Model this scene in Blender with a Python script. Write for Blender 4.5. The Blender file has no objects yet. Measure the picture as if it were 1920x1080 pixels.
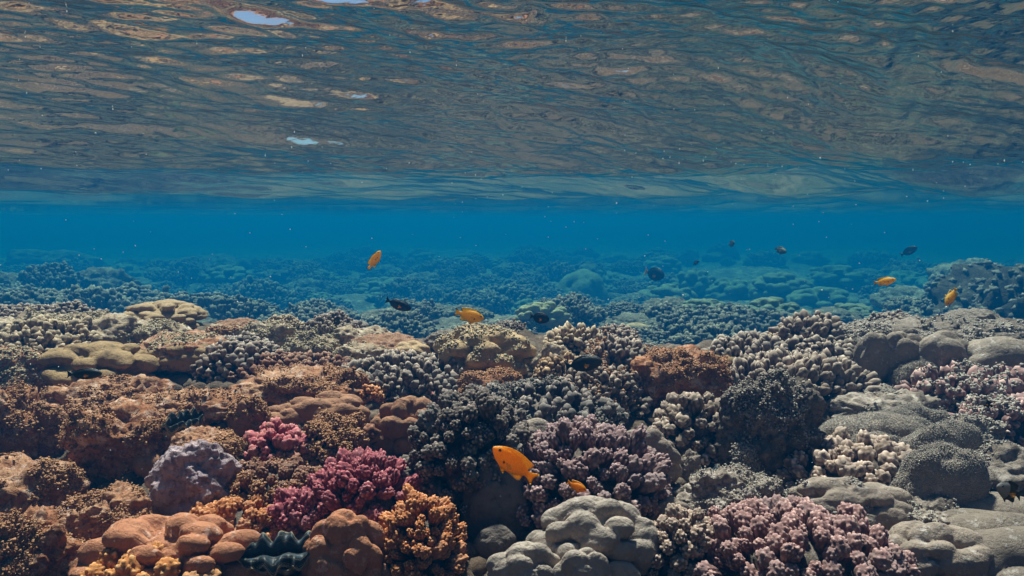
import bpy, bmesh, math, random
import numpy as np
from mathutils import Vector, Matrix
from mathutils.geometry import delaunay_2d_cdt

R = math.radians
scene = bpy.context.scene
col = scene.collection
rng = np.random.default_rng(11)

# ------------------------------------------------------------------ camera, world, sun, exposure
PITCH = R(6.2)
FPX = 960 / math.tan(R(40))
cam_d = bpy.data.cameras.new('camera'); cam = bpy.data.objects.new('camera', cam_d); col.objects.link(cam)
cam.location = (0, 0, 0); cam.rotation_euler = (R(90) - PITCH, 0, 0)
cam_d.sensor_width = 36; cam_d.lens = 18 / math.tan(R(40)); cam_d.clip_start = 0.02; cam_d.clip_end = 400
scene.camera = cam
SUN_EL, SUN_AZ = R(68), R(-12)       # azimuth from +Y, towards +X
w = bpy.data.worlds.new('World'); scene.world = w; w.use_nodes = True
nt = w.node_tree; bgn = nt.nodes['Background']
sk = nt.nodes.new('ShaderNodeTexSky'); sk.sky_type = 'NISHITA'; sk.sun_disc = False
sk.sun_elevation = SUN_EL; sk.sun_rotation = SUN_AZ
nt.links.new(sk.outputs[0], bgn.inputs[0]); bgn.inputs[1].default_value = 0.05
sun_d = bpy.data.lights.new('sun', 'SUN'); sun_d.energy = 5.0; sun_d.angle = R(4); sun_d.color = (1, 0.95, 0.87)
sun = bpy.data.objects.new('sun', sun_d); col.objects.link(sun); sun.location = (0, 5, 20)
sdir = Vector((math.sin(SUN_AZ) * math.cos(SUN_EL), math.cos(SUN_AZ) * math.cos(SUN_EL), math.sin(SUN_EL)))
sun.rotation_euler = sdir.to_track_quat('Z', 'Y').to_euler()
scene.view_settings.view_transform = 'Standard'; scene.view_settings.look = 'None'
scene.view_settings.exposure = 1.05; scene.view_settings.gamma = 1
scene.render.engine = 'CYCLES'
cy = scene.cycles
cy.use_denoising = True; cy.max_bounces = 8; cy.diffuse_bounces = 1; cy.glossy_bounces = 4
cy.transparent_max_bounces = 24; cy.volume_bounces = 1; cy.sample_clamp_indirect = 4
cy.caustics_reflective = False; cy.caustics_refractive = False

# ------------------------------------------------------------------ numeric helpers
_p = np.random.default_rng(5)
PERM = np.concatenate([_p.permutation(256)] * 3)
GR = _p.normal(size=(256, 3)); GR /= np.linalg.norm(GR, axis=1)[:, None]

def noise(P):
    """gradient noise, about -0.6..0.6; P (n,3)"""
    P = np.asarray(P, float); I = np.floor(P).astype(int); f = P - I; I &= 255
    u = f * f * f * (f * (f * 6 - 15) + 10)
    out = 0
    for dx in (0, 1):
        for dy in (0, 1):
            for dz in (0, 1):
                h = PERM[PERM[PERM[I[:, 0] + dx] + I[:, 1] + dy] + I[:, 2] + dz] & 255
                g = GR[h]
                d = g[:, 0] * (f[:, 0] - dx) + g[:, 1] * (f[:, 1] - dy) + g[:, 2] * (f[:, 2] - dz)
                wgt = (u[:, 0] if dx else 1 - u[:, 0]) * (u[:, 1] if dy else 1 - u[:, 1]) * (u[:, 2] if dz else 1 - u[:, 2])
                out = out + wgt * d
    return out

def fbm(P, o=4, gain=.5):
    s, a, q = 0, 1, np.asarray(P, float)
    for k in range(o):
        s = s + a * noise(q); a *= gain; q = q * 2.03 + 17.3
    return s

def noise2(x, y, sc, z=0.0):
    x = np.asarray(x, float); y = np.asarray(y, float); sh = x.shape
    return noise(np.stack([x.ravel() * sc, y.ravel() * sc, np.full(x.size, z + .5)], 1)).reshape(sh)

def sstep(a, b, x):
    t = np.clip((x - a) / (b - a), 0, 1); return t * t * (3 - 2 * t)

_ico = {}
def ico(level):
    if level not in _ico:
        bm = bmesh.new(); bmesh.ops.create_icosphere(bm, subdivisions=level, radius=1)
        bm.verts.ensure_lookup_table()
        V = np.array([v.co[:] for v in bm.verts]); V /= np.linalg.norm(V, axis=1)[:, None]
        F = np.array([[v.index for v in f.verts] for f in bm.faces]); bm.free()
        _ico[level] = (V, F)
    return _ico[level]

def fib(n, zmin=-1.0, jit=0.0, r=None):
    k = np.arange(n) + .5
    z = 1 - (1 - zmin) * k / n; a = k * 2.399963
    s = np.sqrt(np.clip(1 - z * z, 0, 1))
    d = np.stack([s * np.cos(a), s * np.sin(a), z], 1)
    if jit and r is not None: d += r.normal(size=d.shape) * jit
    return d / np.linalg.norm(d, axis=1)[:, None]

def mesh(name, V, F, mat=None, attrs=None, smooth=True):
    V = np.ascontiguousarray(V, dtype=np.float32); F = np.ascontiguousarray(F, dtype=np.int32)
    me = bpy.data.meshes.new(name); n, k = F.shape
    me.vertices.add(len(V)); me.vertices.foreach_set('co', V.ravel())
    me.loops.add(n * k); me.loops.foreach_set('vertex_index', F.ravel())
    me.polygons.add(n); me.polygons.foreach_set('loop_start', np.arange(0, n * k, k, dtype=np.int32))
    me.update(calc_edges=True); me.validate()
    if smooth: me.polygons.foreach_set('use_smooth', np.ones(n, bool))
    else: me.polygons.foreach_set('use_smooth', np.zeros(n, bool))
    for an, arr in (attrs or {}).items():
        arr = np.asarray(arr, dtype=np.float32)
        if arr.ndim == 1:
            a = me.attributes.new(an, 'FLOAT', 'POINT'); a.data.foreach_set('value', arr)
        else:
            a = me.attributes.new(an, 'FLOAT_COLOR', 'POINT'); a.data.foreach_set('color', arr.ravel())
    if mat: me.materials.append(mat)
    return me

def vnormals(V, F):
    n = np.zeros_like(V); t = np.cross(V[F[:, 1]] - V[F[:, 0]], V[F[:, 2]] - V[F[:, 0]])
    for i in range(3): np.add.at(n, F[:, i], t)
    return n / (np.linalg.norm(n, axis=1)[:, None] + 1e-12)

def put(name, me, loc=(0, 0, 0), parent=None, label=None, cat=None, group=None, kind=None):
    o = bpy.data.objects.new(name, me); col.objects.link(o); o.location = loc
    if parent is not None: o.parent = parent; o.location = (0, 0, 0)
    for k, v in (('label', label), ('category', cat), ('group', group), ('kind', kind)):
        if v: o[k] = v
    return o

# ------------------------------------------------------------------ pixel -> place
cp, sp = math.cos(PITCH), math.sin(PITCH)
def ray(px, py):
    v = np.array([1, 0, 0]) * (px - 960) / FPX + np.array([0, sp, cp]) * (540 - py) / FPX + np.array([0, cp, -sp])
    return v / np.linalg.norm(v)

WL = 0.42
def ground(x, y):
    x = np.asarray(x, float); y = np.asarray(y, float)
    e = 2.5 + .45 * noise2(x, y * 0, .7, 3)
    d1 = sstep(e, e + 1.5, y); d = sstep(8.2, 12.5, y + .5 * noise2(x, y, .5, 21))
    near = -.80 + .34 * np.clip((y - .9) / 1.7, 0, 1) - .86 * d1 + .09 * noise2(x, y, 1.3) + .04 * noise2(x, y, 4, 7)
    far = -2.35 + .55 * noise2(x, y, .21, 11) + .32 * noise2(x, y, .55, 5) + .10 * noise2(x, y, 1.9, 9)
    far = far + .95 * np.exp(-((x - 9.4) / 2.6) ** 2 - ((y - 11) / 2.2) ** 2)
    far = far + 1.1 * np.exp(-((x + 9.3) / 2.0) ** 2 - ((y - 12) / 1.6) ** 2)
    return near * (1 - d) + far * d

_TS = [.3]
while _TS[-1] < 60: _TS.append(_TS[-1] + .008 + _TS[-1] * .003)
_TS = np.array(_TS)
MIND = [0.]
def hit(px, py, lift=0.0):
    d = ray(px, py); P = d[None] * _TS[:, None]
    below = np.where((P[:, 2] < ground(P[:, 0], P[:, 1]) + lift) & (_TS >= MIND[0]))[0]
    t = _TS[below[0]] if len(below) else 60.
    return d * t, t

FIX = [None]
def place(box, dr=.8, s=.35):
    """screen box -> centre and half axes of an ellipsoid that stands on the ground there"""
    if FIX[0]: q = FIX[0]; FIX[0] = None; return q
    x0, y0, x1, y1 = box; cx, cyy = (x0 + x1) / 2, (y0 + y1) / 2
    H = .08
    for _ in range(5):
        c, t = hit(cx, cyy, s * H)
        dep = math.asin(-ray(cx, cyy)[2])
        a = (x1 - x0) / FPX * t / 2; b = a * dr
        hv = (y1 - y0) / FPX * t / 2
        q = hv * hv - (b * math.sin(dep)) ** 2
        if q < (.45 * hv) ** 2:
            b = math.sqrt(max(hv * hv * .8, 1e-6)) / math.sin(max(dep, .05)); b = min(b, a * dr); q = max(hv * hv - (b * math.sin(dep)) ** 2, (.4 * hv) ** 2)
        H = math.sqrt(q) / math.cos(dep)
    return c, a, b, H, t

# ------------------------------------------------------------------ materials
def nodes_mat(name):
    m = bpy.data.materials.new(name); m.use_nodes = True; n = m.node_tree
    return m, n, n.nodes['Principled BSDF']

def N(n, typ, **kw):
    x = n.nodes.new(typ)
    for k, v in kw.items():
        if k.startswith('i_'): x.inputs[k[2:].replace('_', ' ')].default_value = v
        else: setattr(x, k, v)
    return x

def mixc(n, fac, a, b, blend='MIX'):
    x = n.nodes.new('ShaderNodeMix'); x.data_type = 'RGBA'; x.blend_type = blend
    if isinstance(fac, (int, float)): x.inputs[0].default_value = fac
    else: n.links.new(fac, x.inputs[0])
    for i, v in ((6, a), (7, b)):
        if isinstance(v, tuple): x.inputs[i].default_value = (*v, 1)
        else: n.links.new(v, x.inputs[i])
    return x.outputs[2]

def mrange(n, src, a, b, c=0, d=1):
    x = n.nodes.new('ShaderNodeMapRange'); n.links.new(src, x.inputs[0])
    for i, v in enumerate((a, b, c, d)): x.inputs[i + 1].default_value = v
    return x.outputs[0]

def attr(n, name):
    x = n.nodes.new('ShaderNodeAttribute'); x.attribute_name = name; return x.outputs['Fac']

def noi(n, co, scale, detail=3, rough=.55):
    x = N(n, 'ShaderNodeTexNoise'); x.inputs['Scale'].default_value = scale; x.inputs['Detail'].default_value = detail
    x.inputs['Roughness'].default_value = rough; n.links.new(co, x.inputs['Vector']); return x.outputs['Fac']

def bump(n, bs, src, strength, dist, prev=None):
    b = N(n, 'ShaderNodeBump'); b.inputs['Strength'].default_value = strength; b.inputs['Distance'].default_value = dist
    n.links.new(src, b.inputs['Height'])
    if prev: n.links.new(prev, b.inputs['Normal'])
    if bs: n.links.new(b.outputs[0], bs.inputs['Normal'])
    return b.outputs[0]

def m_lobe(name, c1, c2, spot=None, k=1.0):
    """massive coral skin: broad mottling, fine polyp grain"""
    m, n, bs = nodes_mat(name); co = N(n, 'ShaderNodeTexCoord').outputs['Object']
    f = mrange(n, noi(n, co, 20 * k, 6, .65), .40, .60)
    c = mixc(n, f, c1, c2)
    vo = N(n, 'ShaderNodeTexVoronoi'); vo.inputs['Scale'].default_value = 420 * k; n.links.new(co, vo.inputs['Vector'])
    c = mixc(n, mrange(n, vo.outputs['Distance'], .1, .6, .0, .28), c, tuple(.6 * x for x in c1))
    f2 = mrange(n, noi(n, co, 38 * k, 8, .72), .56, .64, 0, .75)
    c = mixc(n, f2, c, spot or tuple(.45 * x for x in c2))
    n.links.new(c, bs.inputs['Base Color']); bs.inputs['Roughness'].default_value = .75
    bs.inputs['Specular IOR Level'].default_value = .25
    p = bump(n, None, vo.outputs['Distance'], .2, .0014 / k)
    p = bump(n, None, noi(n, co, 50 * k, 8, .7), .6, .012 / k, p)
    bump(n, bs, mrange(n, noi(n, co, 130 * k, 4, .6), .5, .68), .5, -.004 / k, p)
    return m

def m_branch(name, deep, mid, tip, k=1.0, dusty=None):
    m, n, bs = nodes_mat(name); co = N(n, 'ShaderNodeTexCoord').outputs['Object']
    t = attr(n, 'tip'); v = attr(n, 'var')
    c = mixc(n, mrange(n, t, .05, .55), deep, mid)  # deep colour puts shade into the creases between knobs
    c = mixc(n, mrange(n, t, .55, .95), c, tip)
    c = mixc(n, mrange(n, v, 0, 1, 0, .45), c, tuple(.55 * x for x in mid))
    c = mixc(n, mrange(n, noi(n, co, 9 * k, 5, .65), .50, .60, 0, .7), c, tuple(.5 * a + .06 for a in mid))
    if dusty:
        f = mrange(n, noi(n, co, 22 * k, 5, .65), .5, .62, 0, .85)
        c = mixc(n, f, c, dusty)
    n.links.new(c, bs.inputs['Base Color']); bs.inputs['Roughness'].default_value = .8
    bs.inputs['Specular IOR Level'].default_value = .2
    bump(n, bs, noi(n, co, 260 * k, 4, .7), .5, .003 / k)
    return m

def m_crust(name, c1, c2, c3, c4, k=1.0):
    """encrusted rock: base, stain, dark pits, pale patches"""
    m, n, bs = nodes_mat(name); co = N(n, 'ShaderNodeTexCoord').outputs['Object']
    c = mixc(n, mrange(n, noi(n, co, 11 * k, 5, .6), .40, .60), c1, c2)
    c = mixc(n, mrange(n, noi(n, co, 26 * k, 7, .7), .50, .62, 0, .9), c, c4)
    c = mixc(n, mrange(n, noi(n, co, 85 * k, 5, .7), .50, .64, 0, .8), c, c3)
    c = mixc(n, mrange(n, attr(n, 'nub'), .05, .5, 0, .85), c, tuple(.7 * a + .3 * b for a, b in zip(c2, c3)))
    n.links.new(c, bs.inputs['Base Color']); bs.inputs['Roughness'].default_value = .9
    bs.inputs['Specular IOR Level'].default_value = .15
    p = bump(n, None, noi(n, co, 45 * k, 6, .7), .7, .016 / k)
    bump(n, bs, noi(n, co, 230 * k, 5, .75), .7, .005 / k, p)
    return m

def m_turf(name, a, b):
    m, n, bs = nodes_mat(name)
    n.links.new(mixc(n, attr(n, 'var'), a, b), bs.inputs['Base Color']); bs.inputs['Roughness'].default_value = .9
    bs.inputs['Specular IOR Level'].default_value = .1
    return m

M = {}
def _warm(f):
    def g(name, *cs, **k):
        return f(name, *[tuple(np.array(c) * (1.15, .97, .9)) if isinstance(c, tuple) else c for c in cs], **k)
    return g
m_lobe, m_branch, m_crust = _warm(m_lobe), _warm(m_branch), _warm(m_crust)
# massive corals
M['peach'] = m_lobe('skin_peach', (.43, .205, .115), (.34, .15, .08), (.54, .38, .32))
M['brown'] = m_lobe('skin_brown', (.34, .19, .115), (.25, .13, .075))
M['tan'] = m_lobe('skin_tan', (.50, .38, .23), (.36, .26, .14), (.20, .14, .085))
M['olive'] = m_lobe('skin_olive', (.34, .24, .12), (.22, .15, .075))
M['grey'] = m_lobe('skin_grey', (.36, .335, .30), (.27, .25, .225), (.44, .42, .40))
M['taupe'] = m_lobe('skin_taupe', (.31, .27, .23), (.20, .175, .15), (.46, .45, .45))
M['shade'] = m_lobe('skin_shade', (.17, .155, .145), (.12, .11, .10))  # darkened grey skin, the shadow on these lobes is in its colour
M['ridge'] = m_lobe('skin_ridge', (.22, .195, .165), (.15, .13, .11), (.36, .35, .34))
M['green'] = m_lobe('skin_green', (.42, .42, .24), (.30, .33, .18), None, .4)
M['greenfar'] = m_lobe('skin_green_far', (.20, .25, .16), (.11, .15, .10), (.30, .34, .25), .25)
# branching corals
M['magenta'] = m_branch('branch_magenta', (.10, .022, .035), (.38, .105, .135), (.62, .36, .37))
M['pink'] = m_branch('branch_pink', (.20, .05, .06), (.50, .14, .17), (.70, .42, .42), 1, (.30, .17, .12))
M['orange'] = m_branch('branch_orange', (.20, .065, .02), (.50, .22, .085), (.74, .46, .27))
M['amber'] = m_branch('branch_amber', (.26, .10, .03), (.58, .29, .10), (.78, .52, .28))
M['mauve'] = m_branch('branch_mauve', (.10, .065, .07), (.30, .215, .225), (.56, .47, .48))
M['rose'] = m_branch('branch_rose', (.12, .07, .07), (.38, .245, .24), (.66, .52, .50))
M['beige'] = m_branch('branch_beige', (.12, .09, .07), (.40, .325, .275), (.66, .58, .52))
M['charcoal'] = m_branch('branch_charcoal', (.035, .03, .028), (.17, .15, .135), (.42, .39, .37))
M['ash'] = m_branch('branch_ash', (.06, .05, .042), (.30, .25, .21), (.58, .52, .46), 1, (.20, .16, .13))
M['smoke'] = m_branch('branch_smoke', (.05, .043, .036), (.27, .23, .195), (.56, .50, .45))
M['rustbranch'] = m_branch('branch_rust', (.05, .02, .012), (.19, .085, .05), (.33, .19, .13), 1, (.26, .13, .07))
M['dustbranch'] = m_branch('branch_dusty', (.07, .03, .02), (.26, .14, .09), (.50, .36, .28), 1, (.17, .07, .035))
M['ochre'] = m_branch('branch_ochre', (.11, .065, .03), (.35, .235, .13), (.56, .44, .30))
M['cream'] = m_branch('branch_cream', (.12, .09, .06), (.42, .34, .23), (.60, .52, .40))
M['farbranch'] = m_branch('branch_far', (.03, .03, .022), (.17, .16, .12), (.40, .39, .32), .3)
# encrusted rocks
M['rust'] = m_crust('rock_rust', (.42, .225, .13), (.25, .105, .05), (.06, .028, .018), (.58, .44, .35))
M['sienna'] = m_crust('rock_sienna', (.46, .285, .18), (.31, .15, .08), (.08, .04, .025), (.56, .44, .37))
M['lavender'] = m_crust('rock_lavender', (.42, .36, .41), (.30, .25, .31), (.17, .11, .10), (.58, .53, .58))
M['pale'] = m_crust('rock_pale', (.46, .40, .31), (.32, .25, .17), (.13, .095, .065), (.60, .56, .48))
M['stone'] = m_crust('rock_stone', (.34, .31, .275), (.22, .195, .17), (.08, .07, .06), (.50, .48, .455))
M['ashrock'] = m_crust('rock_ash', (.26, .235, .21), (.17, .15, .13), (.06, .053, .047), (.38, .36, .34))
M['darkrock'] = m_crust('rock_dark', (.16, .145, .13), (.09, .08, .07), (.03, .027, .025), (.26, .24, .225))
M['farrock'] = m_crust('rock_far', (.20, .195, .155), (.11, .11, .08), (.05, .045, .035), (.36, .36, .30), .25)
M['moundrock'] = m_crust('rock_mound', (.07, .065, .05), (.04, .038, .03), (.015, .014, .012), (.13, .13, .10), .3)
M['seabed'] = m_crust('seabed_rubble', (.15, .125, .10), (.10, .075, .055), (.035, .027, .02), (.24, .21, .18), .6)  # tone darkened to paint shade into the gaps between corals
M['sandbed'] = m_crust('seabed_sand', (.24, .225, .175), (.13, .12, .09), (.05, .045, .035), (.42, .40, .33), .12)
# turf
M['t_rust'] = m_turf('turf_rust', (.44, .24, .13), (.27, .125, .065))
M['t_dark'] = m_turf('turf_dark', (.24, .21, .18), (.10, .085, .075))
M['t_grey'] = m_turf('turf_grey', (.41, .345, .30), (.26, .215, .185))
M['t_tan'] = m_turf('turf_tan', (.48, .39, .27), (.26, .18, .11))

# ------------------------------------------------------------------ coral builders (meshes in metres round their centre)
def star(dirs, C, Rr, r0, k):
    """smooth union of balls seen from the centre"""
    acc = np.exp(k * (np.full(len(dirs), r0)))
    for c, r in zip(C, Rr):
        b = dirs @ c; disc = b * b - c @ c + r * r
        t = np.where(disc > 0, b + np.sqrt(np.maximum(disc, 0)), 0)
        acc = acc + np.where(t > 0, np.exp(k * t), 0)
    return np.log(acc) / k

def lobe_mesh(name, seed, a, b, h, n=16, lobe=.42, level=6, mat=None, k=16, flat=1.0, rough=1.0):
    r = np.random.default_rng(seed); D, F = ico(level)
    q = D + .10 * np.stack([noise(D * 1.7 + seed + i * 9.1) for i in range(3)], 1); q /= np.linalg.norm(q, axis=1)[:, None]
    n = int(n * 3.3); half = math.sqrt(4 * math.pi / n) / 2
    C = fib(n, -.85, .13, r); rr = .80 * half * (lobe / .45) ** .5 * r.uniform(.8, 1.4, n); C = C * (1.0 - rr * r.uniform(.85, 1.05, n))[:, None]
    t = star(q, C, rr, .66, k * 2.0)
    # second, smaller set of swellings on the lobes
    n2 = n * 3; C2 = fib(n2, -.6, .15, r); r2 = half * .5 * r.uniform(.6, 1.2, n2); C2 = C2 * (.93 - r2 * .9)[:, None]
    t = t + .4 * np.clip(star(q, C2, r2, .7, 30) - t, -.04, .10)
    P = D * t[:, None]
    m = np.abs(P).max(0); P = P / m
    if flat != 1: P[:, 2] = np.sign(P[:, 2]) * np.abs(P[:, 2]) ** flat
    P = P * np.array([a, b, h]); s = (a + h) / 2
    P += D * (.020 * s * fbm(D * 8 + seed, 5, .6) * rough + .10 * s * noise(D * 1.3 + seed * 3) )[:, None]
    return P, F

def nub_field(P, s, freq):
    return np.maximum(0, noise(P / s * freq + 41.7) - .17)

def crust_mesh(seed, a, b, h, level=6, amp=.30, nub=.05, power=.75, n=15):
    """craggy head: merged bulges, hollows, nubs"""
    D, F = ico(level); r = np.random.default_rng(seed); o = r.uniform(0, 90, 3)
    q = D + .22 * np.stack([noise(D * 2.1 + o + i * 9.1) for i in range(3)], 1); q /= np.linalg.norm(q, axis=1)[:, None]
    half = math.sqrt(4 * math.pi / n) / 2; C = fib(n, -.85, .18, r); rr = half * r.uniform(.7, 1.25, n); C = C * (1 - rr * .92)[:, None]
    t = star(q, C, rr, .72, 17) * (1 + amp * .55 * noise(D * 1.6 + o) - amp * .9 * np.maximum(0, noise(D * 3.4 + o) - .12) + amp * .30 * noise(D * 6.5 + o))
    P = D * t[:, None]; P /= np.abs(P).max(0); P = P * np.array([a, b, h]); s = (a + b + h) / 3
    Q = P / .1; f = min(1.7, max(.6, s / .1))
    nb = nub_field(Q, 1, 4.2) + .6 * nub_field(Q + 7, 1, 9.5)
    d = .021 * fbm(Q * 2.0 + o, 5, .62) + nub * 1.5 * nb * .32 + .004 * np.abs(noise(Q * 11)) + .0025 * noise(Q * 22)
    P += D * (d * f)[:, None]
    return P, F, nb * 2.2

_tmpl = {}
def branch_tmpl(level, var, knobs=22):
    kr = .92 / math.sqrt(knobs) * 1.18
    key = (level, var, knobs)
    if key not in _tmpl:
        r = np.random.default_rng(100 + var); D, F = ico(level)
        C = fib(knobs, -.55, .10, r) * r.uniform(.76, .86, knobs)[:, None]; rr = kr * r.uniform(.75, 1.25, knobs)
        t = star(D, C, rr, .78, 44)
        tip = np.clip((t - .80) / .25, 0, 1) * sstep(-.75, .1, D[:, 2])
        P = D * t[:, None]; P[:, 0] *= r.uniform(.85, 1.1); P[:, 1] *= r.uniform(.85, 1.1)
        lo = np.minimum(P[:, 2], 0)
        P[:, :2] *= (1 + .55 * lo)[:, None]; P[:, 2] += lo * 1.5
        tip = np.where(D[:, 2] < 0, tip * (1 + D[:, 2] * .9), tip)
        _tmpl[key] = (P, F, tip)
    return _tmpl[key]

def branches(seed, a, b, h, size, level=3, knobs=22, gap=1.0, zmin=-.3, wob=.22, elong=1.2):
    r = np.random.default_rng(seed)
    if level == 2: gap *= .85
    p = 1.6; area = 4 * math.pi * (((a * b) ** p + (a * h) ** p + (b * h) ** p) / 3) ** (1 / p) * (1 - zmin) / 2
    n = int(max(14, min(560, area / (size * size * 3.0 * gap))))
    d = fib(n, zmin, .05, r)
    rad = 1 + wob * noise(d * 2.1 + seed) * 1.5 + .22 * noise(d * 4.6 + seed) + r.normal(size=n) * .045
    c = d * np.array([a, b, h]) * rad[:, None] * (1 - size * .6 / max(a, .02))
    nrm = d / np.array([a, b, h]); nrm /= np.linalg.norm(nrm, axis=1)[:, None]
    ax = nrm * .8 + np.array([0, 0, .35]) + r.normal(size=(n, 3)) * .16; ax /= np.linalg.norm(ax, axis=1)[:, None]
    Vs, Fs, Ts, Us = [], [], [], []; off = 0
    for i in range(n):
        P, F, T = branch_tmpl(level, i % 5, knobs)
        z = ax[i]; x = np.cross(z, r.normal(size=3)); x /= np.linalg.norm(x); y = np.cross(z, x)
        s = size * (r.uniform(.55, 1.4) if level == 2 else r.uniform(.7, 1.3))
        Vs.append((P * np.array([1, 1, elong * r.uniform(.8, 1.3)]) * s) @ np.stack([x, y, z]) + c[i])
        Fs.append(F + off); off += len(P); Ts.append(T); Us.append(np.full(len(P), r.uniform()))
    return np.concatenate(Vs), np.concatenate(Fs), np.concatenate(Ts), np.concatenate(Us)

def turf(V, Nn, count, size, seed, zmin=-.15, patch=None, grain=True):
    r = np.random.default_rng(seed); ok = np.where(Nn[:, 2] > zmin)[0]
    if patch is not None:
        w_ = noise(V[ok] / .1 * patch + seed); ok = ok[w_ > 0.0]
    if len(ok) < 10: ok = np.arange(len(V))
    i = r.choice(ok, count); nn = Nn[i]; jj = r.normal(size=(count, 3)) * .006; p = V[i] + jj - nn * (jj * nn).sum(1)[:, None]
    up = nn * (.9 if grain else 1) + r.normal(size=(count, 3)) * .5; up /= np.linalg.norm(up, axis=1)[:, None]
    sd = np.cross(up, r.normal(size=(count, 3))); sd /= np.linalg.norm(sd, axis=1)[:, None]; s2 = np.cross(up, sd)
    L = (size * np.clip(np.exp(r.normal(0, .45, count)), .3, 1.8))[:, None]; k = r.uniform(.6, 1.3, (count, 2)); W1, W2 = L * k[:, :1], L * k[:, 1:]
    H1 = L * r.uniform(.5, 1.1, (count, 1)) if grain else L * r.uniform(1.2, 2.6, (count, 1))
    if not grain: W1, W2 = W1 * .55, W2 * .55
    vs = np.stack([p + up * H1, p + sd * W1, p + s2 * W2, p - sd * W1 * .9, p - s2 * W2 * 1.1, p - up * H1 * .6], 1).reshape(-1, 3)
    f = np.arange(count)[:, None] * 6
    F = np.concatenate([f + np.array(q) for q in ((0, 1, 2), (0, 2, 3), (0, 3, 4), (0, 4, 1), (5, 2, 1), (5, 3, 2), (5, 4, 3), (5, 1, 4))])
    return vs, F, np.repeat(np.clip(r.normal(.5, .3, count), 0, 1), 6)

SEED = [300]
def nseed(): SEED[0] += 1; return SEED[0]
def lv(t): return 6 if t < 1.9 else 5

def add_turf(parent, V, F, mat, count, size, zmin=-.15, patch=None, grain=True):
    count = int(count * 1.3)
    s = nseed(); T, TF, tv = turf(V, vnormals(V, F), count, size, s, zmin, patch, grain)
    return put('algae_turf', mesh('algae_turf', T, TF, M[mat], {'var': tv}), parent=parent, kind='stuff')

def lobe(box, mat, label, n=16, lobe_r=.42, dr=.5, s=.35, k=16, cap=None, flat=1.0, group=None, cat='coral', name='lobed_coral', rough=1.0, capn=2600):
    c, a, b, h, t = place(box, dr, s); sd = nseed()
    V, F = lobe_mesh(name, sd, a, b, h, n, lobe_r, lv(t), None, k, flat, rough)
    o = put(name, mesh(name, V, F, M[mat]), c, None, label, cat, group)
    o.rotation_euler.z = 0
    if cap: add_turf(o, V, F, cap, capn, .0017 * max(t, .8), .35, 1.1)
    return o

def fuzzy(box, mat, tmat, label, n=4, dr=.4, s=.5, size=.0022, count=16000):
    c, a, b, h, t = place(box, dr, s)
    V, F = lobe_mesh('x', nseed(), a, b, h, n, .55, lv(t), None, 11)
    o = put('algae_coated_coral', mesh('algae_coated_coral', V, F, M[mat]), c, None, label, 'coral')
    add_turf(o, V, F, tmat, int(count * 1.5), size * .55, -.6)
    return o

def rock(box, mat, label, dr=.5, s=.35, tmat=None, count=2600, amp=.30, nub=.05, power=.75, size=.0013, cat='rock', name='encrusted_rock', patch=.9):
    c, a, b, h, t = place(box, dr, s)
    V, F, nb = crust_mesh(nseed(), a, b, h, lv(t), amp, nub, power)
    o = put(name, mesh(name, V, F, M[mat], {'nub': nb}), c, None, label, cat)
    if tmat: add_turf(o, V, F, tmat, count, size * max(t, .8), -.1, patch)
    return o

def cauli(box, mat, label, px=17, dr=.65, s=.35, knobs=22, level=3, gap=1.0, core='darkrock', wob=.22, group=None, name='cauliflower_coral', zmin=-.3, elong=1.2, tmat=None, tcount=1500):
    """px: radius of one branch tip in photo pixels"""
    c, a, b, h, t = place(box, dr, s); size = px * .8 / FPX * t; sd = nseed()
    if level == 3 and t < 1.7: level, knobs = 4, 40
    elif level == 2:
        v = np.random.default_rng(sd).uniform(size=3); size *= .75 + .35 * v[0]; elong = .9 + .8 * v[1] ** 1.5; gap *= .85 + .5 * v[2]
    root = put(name, None, c, None, label, 'coral', group)
    V, F, T, U = branches(sd, a, b, h, size, level, knobs, gap, zmin, wob, elong)
    put('branches', mesh('branches', V, F, M[mat], {'tip': T, 'var': U}), parent=root)
    D, CF = ico(4); P = D * np.array([a, b, h]) * (.66 + .1 * noise(D * 3 + sd))[:, None]  # core kept dark so the gaps between branches look shaded
    put('base', mesh('base', P, CF, M[core], {'nub': np.zeros(len(P))}), parent=root)
    if tmat: add_turf(root, V, F, tmat, tcount, .0019 * max(t, .8), .2, .7)
    return root

# ------------------------------------------------------------------ setting: seabed, water surface
def polar(rs, th):
    rs = np.asarray(rs); th = np.asarray(th); nr, nth = len(rs), len(th)
    X = rs[:, None] * np.sin(th)[None]; Y = rs[:, None] * np.cos(th)[None]
    i = np.arange(nr - 1)[:, None] * nth; j = np.arange(nth)[None]; j2 = (j + 1) % nth
    F = np.stack([i + j, i + j2, i + nth + j2, i + nth + j], -1).reshape(-1, 4)
    return X, Y, F
def angles(front, back, half=50):
    return np.concatenate([np.linspace(-R(half), R(half), front, endpoint=False), np.linspace(R(half), 2 * math.pi - R(half), back, endpoint=False)])

th = angles(520, 120); rs = np.concatenate([[.001], np.geomspace(.2, 95, 430)])
X, Y, F = polar(rs, th); Z = ground(X, Y)
fade = np.clip(2.2 / (X * X + Y * Y) ** .5, .15, 1)
Q = np.stack([X.ravel(), Y.ravel(), Z.ravel()], 1)
nb = np.maximum(0, noise(Q * 9) - .1)
Z = Z + .05 * (fbm(Q * 6, 4, .6)).reshape(Z.shape) + .05 * nb.reshape(Z.shape)
V = np.stack([X.ravel(), Y.ravel(), Z.ravel()], 1)
sb = put('seabed', mesh('seabed', V, F, M['seabed'], {'nub': nb}), kind='structure'); sb.data.materials.append(M['sandbed'])
fy = V[F].mean(1); sb.data.polygons.foreach_set('material_index', ((fy[:, 1] > 7.2) | (np.abs(fy[:, 0]) > 9)).astype(np.int32))

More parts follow.
